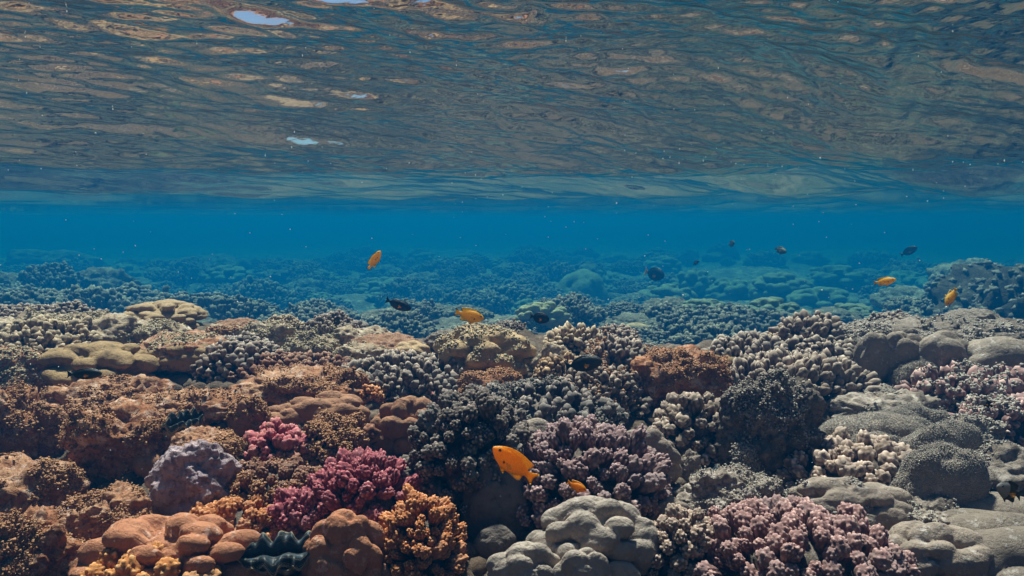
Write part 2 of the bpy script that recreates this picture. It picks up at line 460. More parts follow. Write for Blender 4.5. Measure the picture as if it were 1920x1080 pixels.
# water surface: swell + chop in the mesh, fine ripples in the bump
def water_z(x, y):
    r = np.random.default_rng(21); rad = np.sqrt(x * x + y * y)
    z = -.095 * np.cos(2 * math.pi * (y + .45 * (np.sqrt(x * x + .3) - .55) - 4.3 + .35 * noise2(x, y, .4, 12)) / 4.3) + .020 * np.sin(2 * math.pi * (-x * .33 + y * .62) + 2.1)
    wx = x + .12 * noise2(x, y, 1.1, 2); wy = y + .12 * noise2(x, y, 1.1, 4)
    for lam, sl, cnt in ((1.5, .046, 3), (.8, .042, 4), (.37, .030, 5), (.2, .040, 7), (.115, .050, 8), (.07, .050, 8), (.04, .042, 8)):
        f = np.exp(-(rad * .012 / lam) ** 2)
        for _ in range(cnt):
            a = r.normal(-.55, .28) + (math.pi if r.random() < .25 else 0); ph = r.uniform(0, 6.28); l = lam * r.uniform(.8, 1.25)
            kx, ky = math.sin(a) / l, math.cos(a) / l
            z = z + f * sl * l / (2 * math.pi) * 1.3 * np.sin(2 * math.pi * (wx * kx + wy * ky) + ph)
    g = .6 + .8 * sstep(-.25, .3, noise2(x, y, .8, 8))
    z = z + g * np.exp(-(rad * .02 / .12) ** 2) * .010 * noise2(x * .8, y * 1.5, 6, 1) + g * np.exp(-(rad * .02 / .06) ** 2) * .005 * noise2(x * .8, y * 1.4, 15, 6)
    return WL + z
th = angles(760, 140, 48); rs = np.concatenate([[.001], np.geomspace(.12, .5, 60)[:-1], np.geomspace(.5, 9, 620)[:-1], np.geomspace(9, 92, 90)])
X, Y, F = polar(rs, th); Z = water_z(X, Y)
m, n, bs = nodes_mat('sea_surface_underside'); n.nodes.remove(bs)
co = N(n, 'ShaderNodeTexCoord').outputs['Object']
mp = N(n, 'ShaderNodeMapping'); mp.inputs['Scale'].default_value = (.8, 1.2, 1); n.links.new(co, mp.inputs[0])
b1 = bump(n, None, noi(n, mp.outputs[0], 30, 2, .5), .25, .008)
fr = N(n, 'ShaderNodeFresnel'); fr.inputs['IOR'].default_value = 1.333; n.links.new(b1, fr.inputs['Normal'])
gl = N(n, 'ShaderNodeBsdfGlossy'); gl.inputs['Roughness'].default_value = .0; gl.inputs['Color'].default_value = (.74, .63, .54, 1); n.links.new(b1, gl.inputs['Normal'])  # gloss tint paints the mirrored reef dimmer and browner than water would
tr = N(n, 'ShaderNodeBsdfTransparent')
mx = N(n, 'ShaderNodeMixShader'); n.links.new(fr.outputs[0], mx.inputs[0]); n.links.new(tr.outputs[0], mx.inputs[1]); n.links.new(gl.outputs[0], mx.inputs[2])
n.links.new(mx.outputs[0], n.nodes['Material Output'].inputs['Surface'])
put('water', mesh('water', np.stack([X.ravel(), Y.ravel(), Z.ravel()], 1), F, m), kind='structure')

# sea water as a body of blue haze
m, n, bs = nodes_mat('water_body'); n.nodes.remove(bs)
pv = N(n, 'ShaderNodeVolumePrincipled')
pv.inputs['Color'].default_value = (.001, .108, .305, 1); pv.inputs['Density'].default_value = .115
pv.inputs['Absorption Color'].default_value = (0, .26, .19, 1); pv.inputs['Anisotropy'].default_value = .55
n.links.new(pv.outputs[0], n.nodes['Material Output'].inputs['Volume'])
bm = bmesh.new(); bmesh.ops.create_cube(bm, size=1)
for v in bm.verts: v.co = Vector((v.co.x * 210, v.co.y * 210, -4.0 if v.co.z < 0 else WL + .30))
me = bpy.data.meshes.new('haze'); bm.to_mesh(me); bm.free(); me.materials.append(m)
put('haze', me, kind='stuff')

# ------------------------------------------------------------------ near reef, one entry per thing (screen box of the photo)
exec_near = True
# left foreground
lobe([172, 985, 478, 1150], 'peach', 'large lumpy peach lobed coral at the lower left, blocky lobe at its right end', 18, .46, .48)
cauli([178, 1045, 392, 1150], 'amber', 'yellow orange knobbly coral at the bottom edge in front of the lumpy peach coral', 21, s=.75)
lobe([570, 978, 728, 1150], 'peach', 'rounded peach lobed coral right of the black and blue giant clam', 14, .5, .48)
cauli([366, 944, 520, 1030], 'orange', 'peach orange cauliflower coral behind the right end of the lumpy peach coral', 16)
cauli([592, 868, 776, 1030], 'magenta', 'bright magenta branching coral, the largest pink colony on the left', 16, elong=1.7)
cauli([512, 935, 604, 1022], 'magenta', 'small magenta coral clump between the orange cauliflower coral and the large magenta colony', 15, elong=1.5)
cauli([725, 945, 862, 1120], 'orange', 'orange branching coral at the lower right of the large magenta colony', 13, dr=.9, elong=1.6)
cauli([468, 806, 580, 905], 'pink', 'patchy pink coral half buried under brown algae left of the rust fuzzy coral', 12)
cauli([556, 794, 702, 905], 'rustbranch', 'dark rust fuzzy cauliflower coral covered in brown algae', 19, knobs=16, tmat='t_rust', tcount=5000)
cauli([430, 872, 596, 975], 'dustbranch', 'dusty brown knobbly coral in front of the patchy pink coral', 15, tmat='t_rust', tcount=3000)
rock([294, 842, 444, 1000], 'lavender', 'bluish lavender rock left of the dusty brown knobbly coral, a mossy cap behind it', .5, .4, amp=.18, nub=.0)
rock([330, 806, 438, 872], 'sienna', 'mossy brown rock cap behind the top of the bluish lavender rock', .8, 1.6, 't_rust', 3000)
rock([126, 768, 318, 925], 'rust', 'big rust brown boulder studded with dark nubs on the left', .5, .4, 't_rust', 3500, nub=.09)
rock([-60, 742, 98, 905], 'rust', 'rust boulder with a dark hollow face at the left edge', .5, .4, 't_rust', 2400, nub=.08)
lobe([256, 850, 303, 894], 'brown', 'small smooth brown button coral in front of the nub studded boulder', 3, .7, .9, 1.0, name='button_coral')
rock([-60, 880, 136, 1010], 'sienna', 'low crusty rust shelf at the left edge below the hollow faced boulder', .5, .4, 't_rust', 3000)
rock([120, 930, 290, 1030], 'sienna', 'flat tawny mossy rock behind the lumpy peach lobed coral', .5, .4, 't_rust', 3000)
rock([-40, 985, 130, 1130], 'rust', 'shadowed mossy rock in the bottom left corner', .5, .4, 't_rust', 2600)
rock([128, 1030, 196, 1085], 'rust', 'small orange mossy lump left of the lumpy peach coral', .5, .4, 't_rust', 1600)
rock([88, 716, 330, 800], 'sienna', 'long flat tawny ledge with dark nubs behind the big rust boulder', .5, .4, 't_rust', 3000, nub=.09)
rock([250, 735, 470, 800], 'sienna', 'tawny crusted slab right of the long flat ledge', .5, .4, 't_rust', 2500, nub=.07)
lobe([428, 752, 506, 860], 'brown', 'knobbly brown lobed coral beside the patchy pink coral', 10, .5, cap='t_rust')
lobe([486, 758, 598, 822], 'brown', 'low brown lobed coral below the dark overhanging ledge', 10, .5, .48)
rock([450, 690, 692, 765], 'sienna', 'dusty brown ledge overhanging a dark recess', .55, .75, 't_rust', 4000, nub=.08)
lobe([530, 738, 690, 815], 'brown', 'dark brown lobed wall under the dusty ledge', 9, .5, .45, .4)
lobe([692, 747, 845, 880], 'brown', 'tan brown lobed coral with drooping rounded lobes left of the dark grey cauliflower coral', 12, .52, .48, .5)
cauli([672, 722, 716, 790], 'orange', 'small pale orange coral squeezed beside the drooping brown lobed coral', 9)
cauli([640, 668, 895, 772], 'smoke', 'wide dark knobbly coral with pale tips behind the drooping brown lobed coral', 9, dr=.7, level=2, knobs=14)
cauli([798, 742, 824, 768], 'magenta', 'tiny pink coral tuft on the edge of the dark knobbly coral', 8, s=1.2)
rock([846, 694, 988, 768], 'rust', 'rust topped mound in front of the tan boulder coral', .5, .4, 't_rust', 2600, amp=.2)
cauli([372, 648, 505, 738], 'ash', 'dark knobbly coral left of the pale crusted rocks', 9, level=2, knobs=14)
cauli([440, 668, 660, 740], 'dustbranch', 'dusty brown fine knobbly coral in front of the pale crusted rocks', 8, dr=.6, level=2, knobs=14)
lobe([82, 648, 276, 738], 'olive', 'yellowish tan lobed coral on the left beside a dark cave', 13, .48, .65, .4)
rock([268, 630, 432, 690], 'sienna', 'brown crusted roof of the dark cave on the left', .7, .9, 't_tan', 2500)
lobe([276, 640, 420, 700], 'olive', 'olive lobed coral hanging under the cave roof', 10, .48, .5, .9)
rock([-30, 596, 150, 668], 'pale', 'tan crusted rock on the left ridge at the picture edge', .5, .4, 't_tan', 2200, nub=.07)
rock([96, 596, 262, 664], 'pale', 'tan crusted rock on the left ridge, second from the edge', .5, .4, 't_tan', 2200, nub=.07)
rock([220, 606, 352, 660], 'pale', 'tan crusted rock on the left ridge left of the cave roof', .5, .4, 't_tan', 1800, nub=.07)
rock([380, 612, 470, 660], 'pale', 'brown speckled rock on the left ridge right of the cave roof', .5, .4, 't_rust', 1800, nub=.07)
rock([-50, 668, 96, 752], 'sienna', 'dark tawny rock at the left edge above the hollow faced boulder', .5, .4, 't_tan', 2200)
rock([440, 606, 560, 668], 'pale', 'pale rounded crusted rock at the left end of the pale rock group', .5, .4, 't_tan', 1400)
rock([520, 626, 640, 692], 'pale', 'pale crusted slab in the middle of the pale rock group', .5, .4, 't_tan', 1400)
rock([580, 612, 690, 660], 'pale', 'pale rounded rock at the back of the pale rock group', .5, .4, 't_tan', 1200)
rock([610, 645, 735, 700], 'pale', 'pale sediment covered rock at the right end of the pale rock group', .5, .4, 't_tan', 1400)
rock([665, 612, 740, 655], 'pale', 'small pale rock behind the little pair of tan domes', .5, .4)
lobe([718, 640, 812, 694], 'tan', 'little pair of tan domes left of the tan boulder coral', 6, .55, .48, .5)
lobe([798, 610, 1014, 736], 'tan', 'big tan boulder coral with bulging lobes and a crusted crown mid ridge', 15, .46, .6, .6, cap='t_tan', capn=1600)
lobe([838, 650, 876, 702], 'tan', 'single upright tan lobe in front of the boulder coral', 3, .7, .48, .9, name='upright_coral_lobe')
rock([1000, 645, 1084, 735], 'pale', 'pale smooth sediment slope right of the tan boulder coral', .5, .4, amp=.15, nub=.0)
cauli([1022, 616, 1126, 672], 'cream', 'small cream cauliflower coral behind the pale sediment slope', 8, level=2, knobs=14)
cauli([1004, 670, 1108, 740], 'ochre', 'ochre cauliflower coral below the dark grey fish', 9, level=2, knobs=14)
lobe([1140, 606, 1242, 662], 'tan', 'yellowish tan lobed coral on top of the ridge behind the rust boulder', 11, .48, .48, .6)
rock([1176, 655, 1368, 775], 'rust', 'orange rust boulder with bulbs under its edge right of centre', .7, .95, 't_rust', 4200, nub=.06)
lobe([1175, 686, 1235, 760], 'brown', 'glossy brown bulb hanging under the left edge of the rust boulder', 4, .6, .48, 1.0)
lobe([1255, 718, 1362, 785], 'brown', 'reddish brown bulbs under the right edge of the rust boulder', 6, .55, .48, .8)
cauli([1035, 690, 1205, 815], 'ash', 'brown grey knobbly coral sloping down left of the rust boulder', 9, level=2, knobs=14, tmat='t_rust', tcount=1200)
cauli([1100, 640, 1215, 710], 'ash', 'brown knobbly coral between the dark grey fish and the rust boulder', 9, level=2, knobs=14, tmat='t_rust', tcount=1200)
# centre foreground
cauli([770, 750, 1005, 1020], 'charcoal', 'large charcoal cauliflower coral in the centre', 16, s=.45, dr=.7)
cauli([840, 722, 1170, 840], 'charcoal', 'wide dusty charcoal coral behind the smooth grey dome', 12, dr=.6, level=2, knobs=14, tmat='t_dark', tcount=4000)
lobe([958, 788, 1048, 880], 'taupe', 'smooth grey dome coral behind the large orange fish', 3, .75, .48, .8, name='dome_coral')
cauli([962, 806, 1234, 1010], 'mauve', 'large mauve cauliflower coral behind the small orange fish', 17, s=.5, dr=.75, elong=1.5)
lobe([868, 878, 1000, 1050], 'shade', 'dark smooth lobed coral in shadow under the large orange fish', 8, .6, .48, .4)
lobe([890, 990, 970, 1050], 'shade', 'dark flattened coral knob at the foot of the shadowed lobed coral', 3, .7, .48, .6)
lobe([1128, 806, 1272, 935], 'taupe', 'grey lobed coral with drooping lobes right of the mauve cauliflower coral', 13, .48, .48, .6)
lobe([998, 944, 1228, 1110], 'grey', 'large pale grey lobed coral at the bottom centre', 13, .52, .48, .55)
lobe([916, 1028, 1056, 1140], 'grey', 'grey lobed coral at the bottom edge left of centre, low and wide', 9, .55, .48, .5)
lobe([1040, 1040, 1150, 1150], 'grey', 'grey round topped coral at the bottom edge in front of the large grey lobed coral', 5, .65, .48, .8)
lobe([1125, 1058, 1202, 1130], 'grey', 'small grey coral knob at the bottom edge right of the round topped coral', 3, .7, .48, .8)
lobe([1212, 940, 1302, 1015], 'taupe', 'small grey double lobe behind the cream cauliflower coral', 6, .6, .48, .6)
cauli([1212, 968, 1348, 1120], 'beige', 'cream cauliflower coral right of the large grey lobed coral', 17, s=.5)
cauli([1335, 968, 1650, 1150], 'rose', 'wide dusty rose cauliflower coral at the bottom right of centre', 17, s=.5, dr=.7)
cauli([1222, 748, 1385, 915], 'ash', 'grey brown cauliflower coral with spaced knobs right of centre', 14, gap=1.25)
rock([1350, 715, 1535, 940], 'darkrock', 'tall dark dead coral block with a dusty top', .5, .45, 't_grey', 4500, nub=.06)
rock([1370, 835, 1420, 895], 'ashrock', 'pale fuzzy lump on the face of the dark dead coral block', .6, 1.5, 't_grey', 1600)
cauli([1496, 832, 1706, 948], 'beige', 'beige cauliflower coral between the dark dead block and the fuzzy lobes', 15, dr=.7)
rock([1278, 888, 1470, 1000], 'stone', 'pale grey rubble mound around the half open clam', .5, .4, 't_grey', 2500, nub=.06)
rock([1260, 850, 1320, 930], 'stone', 'pale crusted rock behind the grey double lobe', .5, .4)
rock([1390, 955, 1480, 1030], 'stone', 'whitish grey rubble lump behind the dusty rose coral', .5, .4, nub=.06)
lobe([1472, 908, 1700, 1030], 'taupe', 'wide grey lobed coral with a dusty back right of the rubble mound', 15, .46, .48, .45, cap='t_grey', capn=1800)
fuzzy([1535, 785, 1735, 885], 'taupe', 't_grey', 'long fuzzy grey coral ridge behind the beige cauliflower coral')
fuzzy([1690, 855, 1835, 990], 'taupe', 't_grey', 'fuzzy grey double lump right of the beige cauliflower coral')
fuzzy([1700, 806, 1845, 915], 'taupe', 't_grey', 'fuzzy grey loaf shaped coral behind the fuzzy double lump')
fuzzy([1640, 770, 1780, 850], 'taupe', 't_grey', 'fuzzy grey coral pad in front of the pale flat rock')
rock([1550, 735, 1760, 800], 'stone', 'pale flat dusty rock on the right slope', .5, .4, 't_grey', 2200)
rock([1760, 790, 1880, 870], 'stone', 'crusted grey rock behind the fuzzy loaf shaped coral', .5, .4, 't_grey', 2200)
rock([1800, 850, 1960, 960], 'ashrock', 'shadowed grey rock at the right edge beside the black and white fish', .5, .4, 't_grey', 2200)
cauli([1362, 672, 1615, 770], 'ash', 'wide grey brown knobbly coral on the right slope in front of the blocky ridge', 9, dr=.6, level=2, knobs=14)
cauli([1335, 632, 1485, 700], 'smoke', 'dark grey knobbly coral right of the rust boulder', 9, level=2, knobs=14)
cauli([1470, 640, 1610, 705], 'smoke', 'grey knobbly coral at the left end of the blocky ridge', 9, level=2, knobs=14)
cauli([1464, 596, 1580, 664], 'ash', 'speckled grey bushy coral at the back left of the blocky ridge', 8, level=2, knobs=14)
rock([1560, 606, 1960, 656], 'ashrock', 'long dusty crusted top of the blocky ridge at the right', .3, .9, 't_grey', 5000, amp=.2)
lobe([1602, 632, 1672, 735], 'taupe', 'narrow block under the left end of the dusty ridge', 5, .62, .48, .5, flat=.75)
lobe([1650, 630, 1728, 740], 'taupe', 'square dark block of the ridge right of the narrow block', 5, .62, .48, .5, flat=.75)
lobe([1716, 634, 1812, 745], 'taupe', 'broad block in the middle of the dusty ridge', 5, .62, .48, .5, flat=.75)
lobe([1804, 645, 1960, 750], 'taupe', 'large smooth topped block at the right end of the dusty ridge', 6, .62, .5, .5, flat=.75)
fuzzy([1678, 684, 1764, 756], 'taupe', 't_dark', 'round dark boulder coral in front of the blocky ridge', 5, count=5000)
cauli([1738, 700, 1935, 782], 'rose', 'dull pink knobbly coral in front of the right end of the blocky ridge', 10, dr=.6, level=2, knobs=14, tmat='t_grey', tcount=1500)
cauli([1810, 765, 1950, 850], 'rose', 'dull pink knobbly coral at the right edge above the shadowed rock', 10, level=2, knobs=14, tmat='t_grey', tcount=1500)
lobe([1606, 996, 1662, 1050], 'taupe', 'single round coral ball right of the dusty rose coral', 3, .8, .9, .9, name='ball_coral')
lobe([1655, 998, 1850, 1120], 'taupe', 'dark grey lobed coral with ball shaped lobes in the lower right', 11, .52, .48, .5)
rock([1650, 945, 1800, 1020], 'stone', 'crusted grey rock with bare white patches behind the ball lobed coral', .5, .4, 't_grey', 2500)
fuzzy([1740, 925, 1820, 960], 'taupe', 't_grey', 'low fuzzy mound in front of the black and white fish', 4, count=4000)
def ridged(box, label):
    c, a, b, h, t = place(box, .8, .4); D, F = ico(6); sd = nseed()
    P = D * np.array([a, b, h]); q = P[:, 0] * .35 + P[:, 1]
    rid = np.abs(np.sin(q / .034 + 1.5 * noise(P * 9 + sd))) ** .7
    P = P * (1 + .12 * noise(D * 2 + sd))[:, None] + D * (.034 * rid)[:, None] * np.array([.5, .5, 1])
    return put('ridged_coral', mesh('ridged_coral', P, F, M['ridge']), c, None, label, 'coral')
ridged([1770, 955, 1990, 1030], 'long ridged grey coral running off the right edge')
ridged([1805, 1010, 1990, 1110], 'ridged grey coral in the bottom right corner with a whitish scar')
# behind the ridge: still close enough to tell apart
MIND[0] = 6.6
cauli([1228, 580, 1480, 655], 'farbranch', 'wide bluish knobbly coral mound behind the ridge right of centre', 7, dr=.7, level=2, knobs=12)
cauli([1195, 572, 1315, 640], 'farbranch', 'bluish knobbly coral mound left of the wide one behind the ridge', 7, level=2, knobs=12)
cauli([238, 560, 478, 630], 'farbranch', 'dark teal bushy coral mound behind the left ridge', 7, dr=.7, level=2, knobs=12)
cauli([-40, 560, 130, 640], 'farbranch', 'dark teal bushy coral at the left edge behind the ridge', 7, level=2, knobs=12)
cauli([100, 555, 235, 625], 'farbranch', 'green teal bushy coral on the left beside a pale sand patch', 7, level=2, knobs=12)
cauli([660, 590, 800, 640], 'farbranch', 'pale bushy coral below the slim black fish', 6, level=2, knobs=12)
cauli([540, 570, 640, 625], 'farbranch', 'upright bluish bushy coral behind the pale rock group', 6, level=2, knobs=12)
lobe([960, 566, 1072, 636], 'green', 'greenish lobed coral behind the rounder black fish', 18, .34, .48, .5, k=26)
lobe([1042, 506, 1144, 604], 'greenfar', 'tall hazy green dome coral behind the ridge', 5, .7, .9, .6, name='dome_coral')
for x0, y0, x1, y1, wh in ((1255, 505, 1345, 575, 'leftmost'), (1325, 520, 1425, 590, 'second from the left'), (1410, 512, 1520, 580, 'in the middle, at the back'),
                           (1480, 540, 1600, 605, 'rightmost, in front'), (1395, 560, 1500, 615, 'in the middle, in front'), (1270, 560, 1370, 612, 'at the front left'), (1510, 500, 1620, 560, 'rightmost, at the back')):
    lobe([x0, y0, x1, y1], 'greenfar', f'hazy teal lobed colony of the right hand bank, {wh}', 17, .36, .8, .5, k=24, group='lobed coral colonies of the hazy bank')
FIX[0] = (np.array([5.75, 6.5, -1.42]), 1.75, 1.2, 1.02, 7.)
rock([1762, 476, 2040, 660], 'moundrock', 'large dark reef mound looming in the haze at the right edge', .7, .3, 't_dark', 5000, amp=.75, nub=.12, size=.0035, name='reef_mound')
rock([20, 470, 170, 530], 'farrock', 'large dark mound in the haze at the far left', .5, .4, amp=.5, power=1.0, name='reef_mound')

MIND[0] = 0.
# ------------------------------------------------------------------ reef fading into the water: linked copies
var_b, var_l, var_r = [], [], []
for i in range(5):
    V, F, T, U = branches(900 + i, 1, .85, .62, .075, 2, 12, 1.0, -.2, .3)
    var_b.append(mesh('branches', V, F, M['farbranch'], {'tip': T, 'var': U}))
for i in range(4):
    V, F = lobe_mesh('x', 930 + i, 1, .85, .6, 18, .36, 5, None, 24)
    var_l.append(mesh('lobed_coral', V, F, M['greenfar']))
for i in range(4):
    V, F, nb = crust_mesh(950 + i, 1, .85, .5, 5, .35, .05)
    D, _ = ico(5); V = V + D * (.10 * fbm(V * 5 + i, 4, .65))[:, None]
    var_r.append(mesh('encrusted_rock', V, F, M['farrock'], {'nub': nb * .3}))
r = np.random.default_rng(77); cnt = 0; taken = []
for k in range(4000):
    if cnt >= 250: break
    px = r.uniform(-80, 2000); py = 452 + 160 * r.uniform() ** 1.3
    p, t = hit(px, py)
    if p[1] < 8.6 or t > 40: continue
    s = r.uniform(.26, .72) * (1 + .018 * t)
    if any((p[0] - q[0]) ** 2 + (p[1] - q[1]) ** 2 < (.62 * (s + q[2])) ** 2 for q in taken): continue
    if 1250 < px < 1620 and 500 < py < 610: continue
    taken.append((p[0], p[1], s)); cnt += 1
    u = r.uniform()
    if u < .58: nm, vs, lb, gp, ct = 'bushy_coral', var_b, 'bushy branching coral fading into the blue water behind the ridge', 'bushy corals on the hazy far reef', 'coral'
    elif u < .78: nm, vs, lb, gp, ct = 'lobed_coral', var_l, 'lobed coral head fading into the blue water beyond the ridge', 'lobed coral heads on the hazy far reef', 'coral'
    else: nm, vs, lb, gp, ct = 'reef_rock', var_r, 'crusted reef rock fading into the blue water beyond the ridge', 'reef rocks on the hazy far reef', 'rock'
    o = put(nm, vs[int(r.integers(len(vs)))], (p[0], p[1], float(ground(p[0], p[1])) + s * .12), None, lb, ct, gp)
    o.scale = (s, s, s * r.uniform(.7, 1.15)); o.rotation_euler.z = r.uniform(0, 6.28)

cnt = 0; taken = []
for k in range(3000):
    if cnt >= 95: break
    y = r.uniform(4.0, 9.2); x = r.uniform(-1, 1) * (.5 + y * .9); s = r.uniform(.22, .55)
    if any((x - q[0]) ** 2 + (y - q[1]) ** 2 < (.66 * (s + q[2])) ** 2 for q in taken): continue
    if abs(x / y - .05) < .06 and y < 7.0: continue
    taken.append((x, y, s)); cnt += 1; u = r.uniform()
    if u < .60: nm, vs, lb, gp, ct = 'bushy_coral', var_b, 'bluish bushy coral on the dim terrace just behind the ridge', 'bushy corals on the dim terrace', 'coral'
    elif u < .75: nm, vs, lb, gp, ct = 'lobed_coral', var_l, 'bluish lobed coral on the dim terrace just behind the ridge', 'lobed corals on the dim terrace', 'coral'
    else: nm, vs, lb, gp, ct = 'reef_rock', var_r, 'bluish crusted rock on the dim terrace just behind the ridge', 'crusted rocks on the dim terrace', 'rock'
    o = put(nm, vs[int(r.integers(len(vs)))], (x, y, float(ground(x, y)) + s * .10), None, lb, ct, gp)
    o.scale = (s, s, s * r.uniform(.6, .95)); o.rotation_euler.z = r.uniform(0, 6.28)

def retint(src, key):
    c = src.copy(); c.materials.clear(); c.materials.append(M[key]); return c
edge_sets = ([retint(v, k) for v, k in zip(var_b, ('smoke', 'ash', 'cream', 'smoke', 'dustbranch'))], [retint(v, k) for v, k in zip(var_l, ('tan', 'olive', 'taupe', 'tan'))],
             [retint(v, k) for v, k in zip(var_r, ('pale', 'sienna', 'stone', 'ashrock'))])
cnt = 0; taken = []
for k in range(2500):
    if cnt >= 64: break
    y = r.uniform(2.15, 3.5); x = r.uniform(-1, 1) * (.2 + y * .9); s = r.uniform(.07, .19)
    if any((x - q[0]) ** 2 + (y - q[1]) ** 2 < (.72 * (s + q[2])) ** 2 for q in taken): continue
    taken.append((x, y, s)); cnt += 1; u = r.uniform()
    if u < .55: nm, vs, lb, gp, ct = 'bushy_coral', edge_sets[0], 'small knobbly coral growing along the broken edge of the ridge', 'small knobbly corals along the ridge edge', 'coral'
    elif u < .70: nm, vs, lb, gp, ct = 'lobed_coral', edge_sets[1], 'small lobed coral growing along the broken edge of the ridge', 'small lobed corals along the ridge edge', 'coral'
    else: nm, vs, lb, gp, ct = 'encrusted_rock', edge_sets[2], 'small crusted rock lying along the broken edge of the ridge', 'small crusted rocks along the ridge edge', 'rock'
    j = int(r.integers(len(vs))); j = 2 if (vs is edge_sets[2] and j == 1 and x > -.2) else j
    o = put(nm, vs[j], (x, y, float(ground(x, y)) + s * .12), None, lb, ct, gp)
    o.scale = (s, s, s * r.uniform(.7, 1.05)); o.rotation_euler.z = r.uniform(0, 6.28)

# loose rubble over the near seabed
D, F = ico(2); r = np.random.default_rng(5); NR = 5200
ry = np.where(np.arange(NR) < 4600, r.uniform(.5, 2.3, NR), r.uniform(4.5, 8, NR)); rx = r.uniform(-1, 1, NR) * (.55 + ry * .95); rz = ground(rx, ry)
shapes = [D * (1 + .55 * noise(D * 1.7 + i * 3.1))[:, None] for i in range(24)]; Vs = []
for i in range(NR):
    s = r.uniform(.008, .028) * (.7 + ry[i] * .25)
    P = shapes[i % 24] * s * np.array([1, r.uniform(.6, 1.1), r.uniform(.5, 1)]); a = r.uniform(0, 6.28); c_, s_ = math.cos(a), math.sin(a)
    Vs.append(P @ np.array([[c_, s_, 0], [-s_, c_, 0], [0, 0, 1]]) + np.array([rx[i], ry[i], rz[i] + s * .3]))
Fs = [(F[None] + (np.arange(NR) * len(D))[:, None, None]).reshape(-1, 3)]; Ns = [np.repeat(r.uniform(0, .4, NR), len(D))]
put('coral_rubble', mesh('coral_rubble', np.concatenate(Vs), np.concatenate(Fs), M['seabed'], {'nub': np.concatenate(Ns)}),
    label='loose coral rubble lying between the corals', kind='stuff')

# ------------------------------------------------------------------ giant clams
m, n, bs = nodes_mat('clam_mantle'); co = N(n, 'ShaderNodeTexCoord').outputs['Object']
f = mrange(n, attr(n, 'edge'), .72, .9)
c = mixc(n, mrange(n, noi(n, co, 90, 4), .45, .65), (.004, .006, .009), (.012, .03, .045))
c = mixc(n, f, c, (.34, .26, .16)); c = mixc(n, mrange(n, attr(n, 'edge'), .93, .97), c, (.01, .012, .015))
n.links.new(c, bs.inputs['Base Color']); bs.inputs['Roughness'].default_value = .6; M['mantle'] = m
M['shell'] = m_crust('clam_shell', (.42, .36, .28), (.26, .2, .15), (.10, .08, .06), (.5, .46, .4))
def clam(box, label, yaw=0, waves=4.5, lift=.4):
    c, a, b, h, t = place(box, .7, lift); root = put('giant_clam', None, c, None, label, 'clam'); root.rotation_euler = (R(32), 0, yaw)
    nu, nv = 160, 24
    for sgn in (-1, 1):
        u = np.linspace(-1, 1, nu)[:, None]; v = np.linspace(0, 1, nv)[None]
        env = np.sqrt(np.clip(1 - u * u, 0, 1)); wv = np.sin(u * waves * math.pi + sgn * .5)
        x = u * a * (1 + .08 * wv * v); y = sgn * b * env * (.10 + .62 * v) + b * .17 * env * wv * (.35 + .65 * v)
        z = h * (.45 + .20 * np.sin(v * 2.9) * (.6 + .4 * env) + .16 * v * np.cos(u * waves * 1.7 * math.pi + sgn)) + 0 * x
        V = np.stack([np.broadcast_to(q, (nu, nv)).ravel() for q in (x, y, z)], 1)
        i = np.arange(nu - 1)[:, None] * nv + np.arange(nv - 1)[None]; F = np.stack([i, i + 1, i + nv + 1, i + nv], -1).reshape(-1, 4)
        if sgn < 0: F = F[:, ::-1]
        e = np.broadcast_to(v + 0 * u, (nu, nv)).ravel() + .04 * noise(V * 150)
        edge = np.where((e * 3.3) % 1 > .86, .86, e * .70); edge = np.where(e > .95, .9, edge)
        # give the lip thickness
        Vd = V - np.array([0, 0, h * .10]); o = len(V); b1_ = np.arange(nu) * nv + nv - 1
        Fe = np.stack([b1_[:-1], b1_[:-1] + o, b1_[1:] + o, b1_[1:]], 1)
        put('mantle', mesh('mantle', np.concatenate([V, Vd]), np.concatenate([F, F[:, ::-1] + o, Fe]), M['mantle'], {'edge': np.concatenate([edge, edge])}), parent=root)
        v2 = np.linspace(0, 1, nv)[None]
        x = u * a * (1 - .35 * v2); z = h * (.36 - 1.1 * v2) + 0 * u; y = sgn * (b * .6 * env * (1 - v2 ** 2) * (1 + .18 * wv) + b * .03)
        V = np.stack([np.broadcast_to(q, (nu, nv)).ravel() for q in (x, y, z)], 1)
        Vi = V * np.array([.96, .9, 1]); o = len(V); b0 = np.arange(nu) * nv
        Fe = np.stack([b0[:-1], b0[1:], b0[1:] + o, b0[:-1] + o], 1)
        put('shell_valve', mesh('shell_valve', np.concatenate([V, Vi]), np.concatenate([F[:, ::-1], F + o, Fe]), M['shell'], {'nub': np.zeros(2 * o)}), parent=root)
    return root
clam([468, 1000, 588, 1100], 'black and blue giant clam with wavy lips between the two peach lobed corals', R(12), 3.2, .7)
clam([305, 765, 372, 850], 'dark giant clam with thin wavy lips wedged behind the mossy cap of the lavender rock', R(60), 3.5, 1.0)
clam([1322, 878, 1412, 945], 'pale half open giant clam in the grey rubble mound', R(-35), 3.0, .9)

